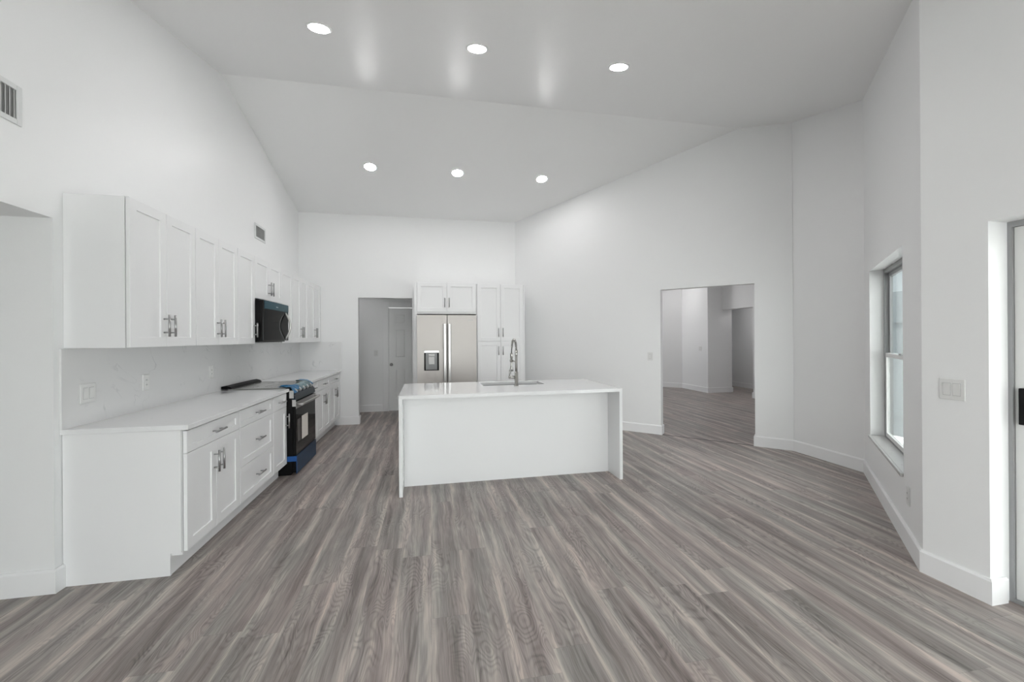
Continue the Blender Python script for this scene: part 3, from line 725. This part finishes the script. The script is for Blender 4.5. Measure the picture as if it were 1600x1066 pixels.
# ------------------------------------------------------------------ switches, outlets, vents
def plate(name, label, cat, loc, rz, w, h, gangs, group, rocker=True):
    """local: back of the plate at y=0, faces -y"""
    t = thing(name, label, cat, loc, rz, group)
    MB().box(-w / 2, w / 2, -.007, -.0004, -h / 2, h / 2, .0022).build('plate', PLATE, t)
    for g in range(gangs):
        gx = (g - (gangs - 1) / 2) * .046
        if rocker:
            MB().box(gx - .0185, gx + .0185, -.0078, -.0071, -.036, .036).build('surround', GAP_SHADE, t)
            m = MB(); m.prism([(gx - .0165, -.0080, -.033), (gx - .0165, -.0130, .033), (gx - .0165, -.0079, .033)], (.033, 0, 0)); m.build('rocker', PLATE, t)
        else:
            o = MB().box(gx - .0165, gx + .0165, -.0095, -.0071, -.034, .034, .001).build('receptacle', PLATE, t)
            for zz in (-.018, .018):
                for xx in (-.0065, .0055): MB().box(gx + xx - .0015, gx + xx + .0015, -.0100, -.0096, zz - .005, zz + .005).build('slot', SLOT, o)
    return t
SW = 'light switches'; OU = 'power outlets'
XS = XL + .0132
plate('wall_switch', 'white two-gang wall plate at the near end of the stone backsplash', 'switch', (XS, 3.035, 1.105), HP, .118, .118, 2, SW)
plate('power_outlet', 'white single outlet on the backsplash, middle of the near worktop', 'outlet', (XS, 3.570, 1.117), HP, .072, .118, 1, OU, False)
plate('power_outlet', 'white single outlet on the backsplash close to the range', 'outlet', (XS, 4.515, 1.120), HP, .072, .118, 1, OU, False)
angB = math.atan2(dB[1], dB[0])
sx = sB(3.208, 5.636); q = Bp(sx)
plate('wall_switch', 'white single light switch left of the right doorway', 'switch', (q[0], q[1], 1.144), angB, .075, .118, 1, SW)
plate('wall_switch', 'white double rocker light switch beside the sliding glass door', 'switch', (XR, 1.825, 1.122), -HP, .118, .118, 2, SW)
sx = (3.154 - P_[0]) * dW[0] + (2.208 - P_[1]) * dW[1]
plate('power_outlet', 'white single outlet low on the angled wall below the window', 'outlet', (P_[0] + dW[0] * sx, P_[1] + dW[1] * sx, .352), ang + math.pi, .075, .125, 1, OU, False)
plate('wall_switch', 'white light switch on the passage wall beside the six-panel door', 'switch', (-1.04, 8.52, 1.15), 0, .072, .118, 1, SW)
plate('wall_switch', 'white double light switch on the far wall seen through the right doorway', 'switch', (6.935, 9.66, 1.12), -HP, .118, .118, 2, SW)

def vent(label, y, z, w, h):
    t = thing('air_vent', label, 'vent', (XL, y, z), HP, 'wall air vents')
    fwid = .028
    m = MB().box(-w / 2, -w / 2 + fwid, -.010, -.0005, -h / 2, h / 2, .003).box(w / 2 - fwid, w / 2, -.010, -.0005, -h / 2, h / 2, .003).box(-w / 2 + fwid, w / 2 - fwid, -.010, -.0005, -h / 2, -h / 2 + fwid, .003).box(-w / 2 + fwid, w / 2 - fwid, -.010, -.0005, h / 2 - fwid, h / 2, .003)
    m.build('frame', VENTW, t)
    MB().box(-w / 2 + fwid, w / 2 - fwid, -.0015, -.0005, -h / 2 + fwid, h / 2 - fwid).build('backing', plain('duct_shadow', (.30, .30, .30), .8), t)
    iw = w - 2 * fwid; k = max(4, int(iw / .022))
    for i in range(k):
        xx = -iw / 2 + (i + .5) * iw / k
        m = MB(); m.prism([(xx - .006, -.009, -h / 2 + fwid), (xx + .003, -.0025, -h / 2 + fwid), (xx + .0045, -.0035, -h / 2 + fwid), (xx - .0045, -.0098, -h / 2 + fwid)], (0, 0, h - 2 * fwid))
        m.build('slat', VENTW, t)
    return t
vent('white louvred air vent high on the left wall at the photo edge', 2.468, 2.655, .33, .205)
vent('small white louvred air vent high above the far wall cabinets', 5.760, 2.775, .33, .190)

# ------------------------------------------------------------------ recessed ceiling lights
def downlight(x, y, label, z=None, lens=None):
    sl_ = (SN if y < RIDGE_Y else -SF) if z is None else 0
    t = thing('recessed_light', label, 'ceiling light', (x, y, cz(y) if z is None else z), 0, 'recessed ceiling lights', math.atan(sl_))
    MB().lathe([(.078, -.0005), (.096, -.0005), (.096, -.003), (.090, -.006), (.078, -.006), (.078, -.0005)], 40).build('trim_ring', TRIM, t)
    MB().lathe([(0, -.0045), (.0775, -.0045), (.0775, -.0005), (0, -.0005)], 40).build('lens', lens or LENS, t)
for x, nm in ((-.845, 'leftmost'), (.41, 'middle'), (1.705, 'rightmost')):
    downlight(x, 3.51, 'round lit recessed light, %s in the front row on the near ceiling slope' % nm)
for x, nm in ((-.805, 'leftmost'), (.413, 'middle'), (1.685, 'rightmost')):
    downlight(x, 6.09, 'round lit recessed light, %s in the back row towards the back wall' % nm)
for y, rn in ((-1.65, 'added row unseen behind the viewpoint'),):  # added lamps out of view, for more even room light
    for x, nm in ((-.83, 'leftmost'), (.41, 'middle'), (1.70, 'rightmost')):
        downlight(x, y, 'round lit recessed light, %s in the %s' % (nm, rn))
downlight(4.6, 7.4, 'added unseen recessed light in the far room, nearest the doorway', 3.0, LENS_FAR)  # added lamp, out of view, brightens the far room
downlight(6.2, 10.0, 'round recessed light in the far room, towards its back corner', 3.0, LENS_FAR)
downlight(5.9, 7.4, 'added unseen recessed light in the far room, right of the doorway', 3.0, LENS_FAR)  # extra unseen lamp to lift the far room's facing wall
downlight(8.15, 9.2, 'added dim unseen recessed light in the hall beyond the far room', 2.44, LENS_HALL)  # unseen lamp added to brighten the hall wall
downlight(-1.5, 7.95, 'added dim unseen recessed light in the passage behind the back doorway', 2.44, LENS_DIM)  # unseen lamp added to brighten the passage
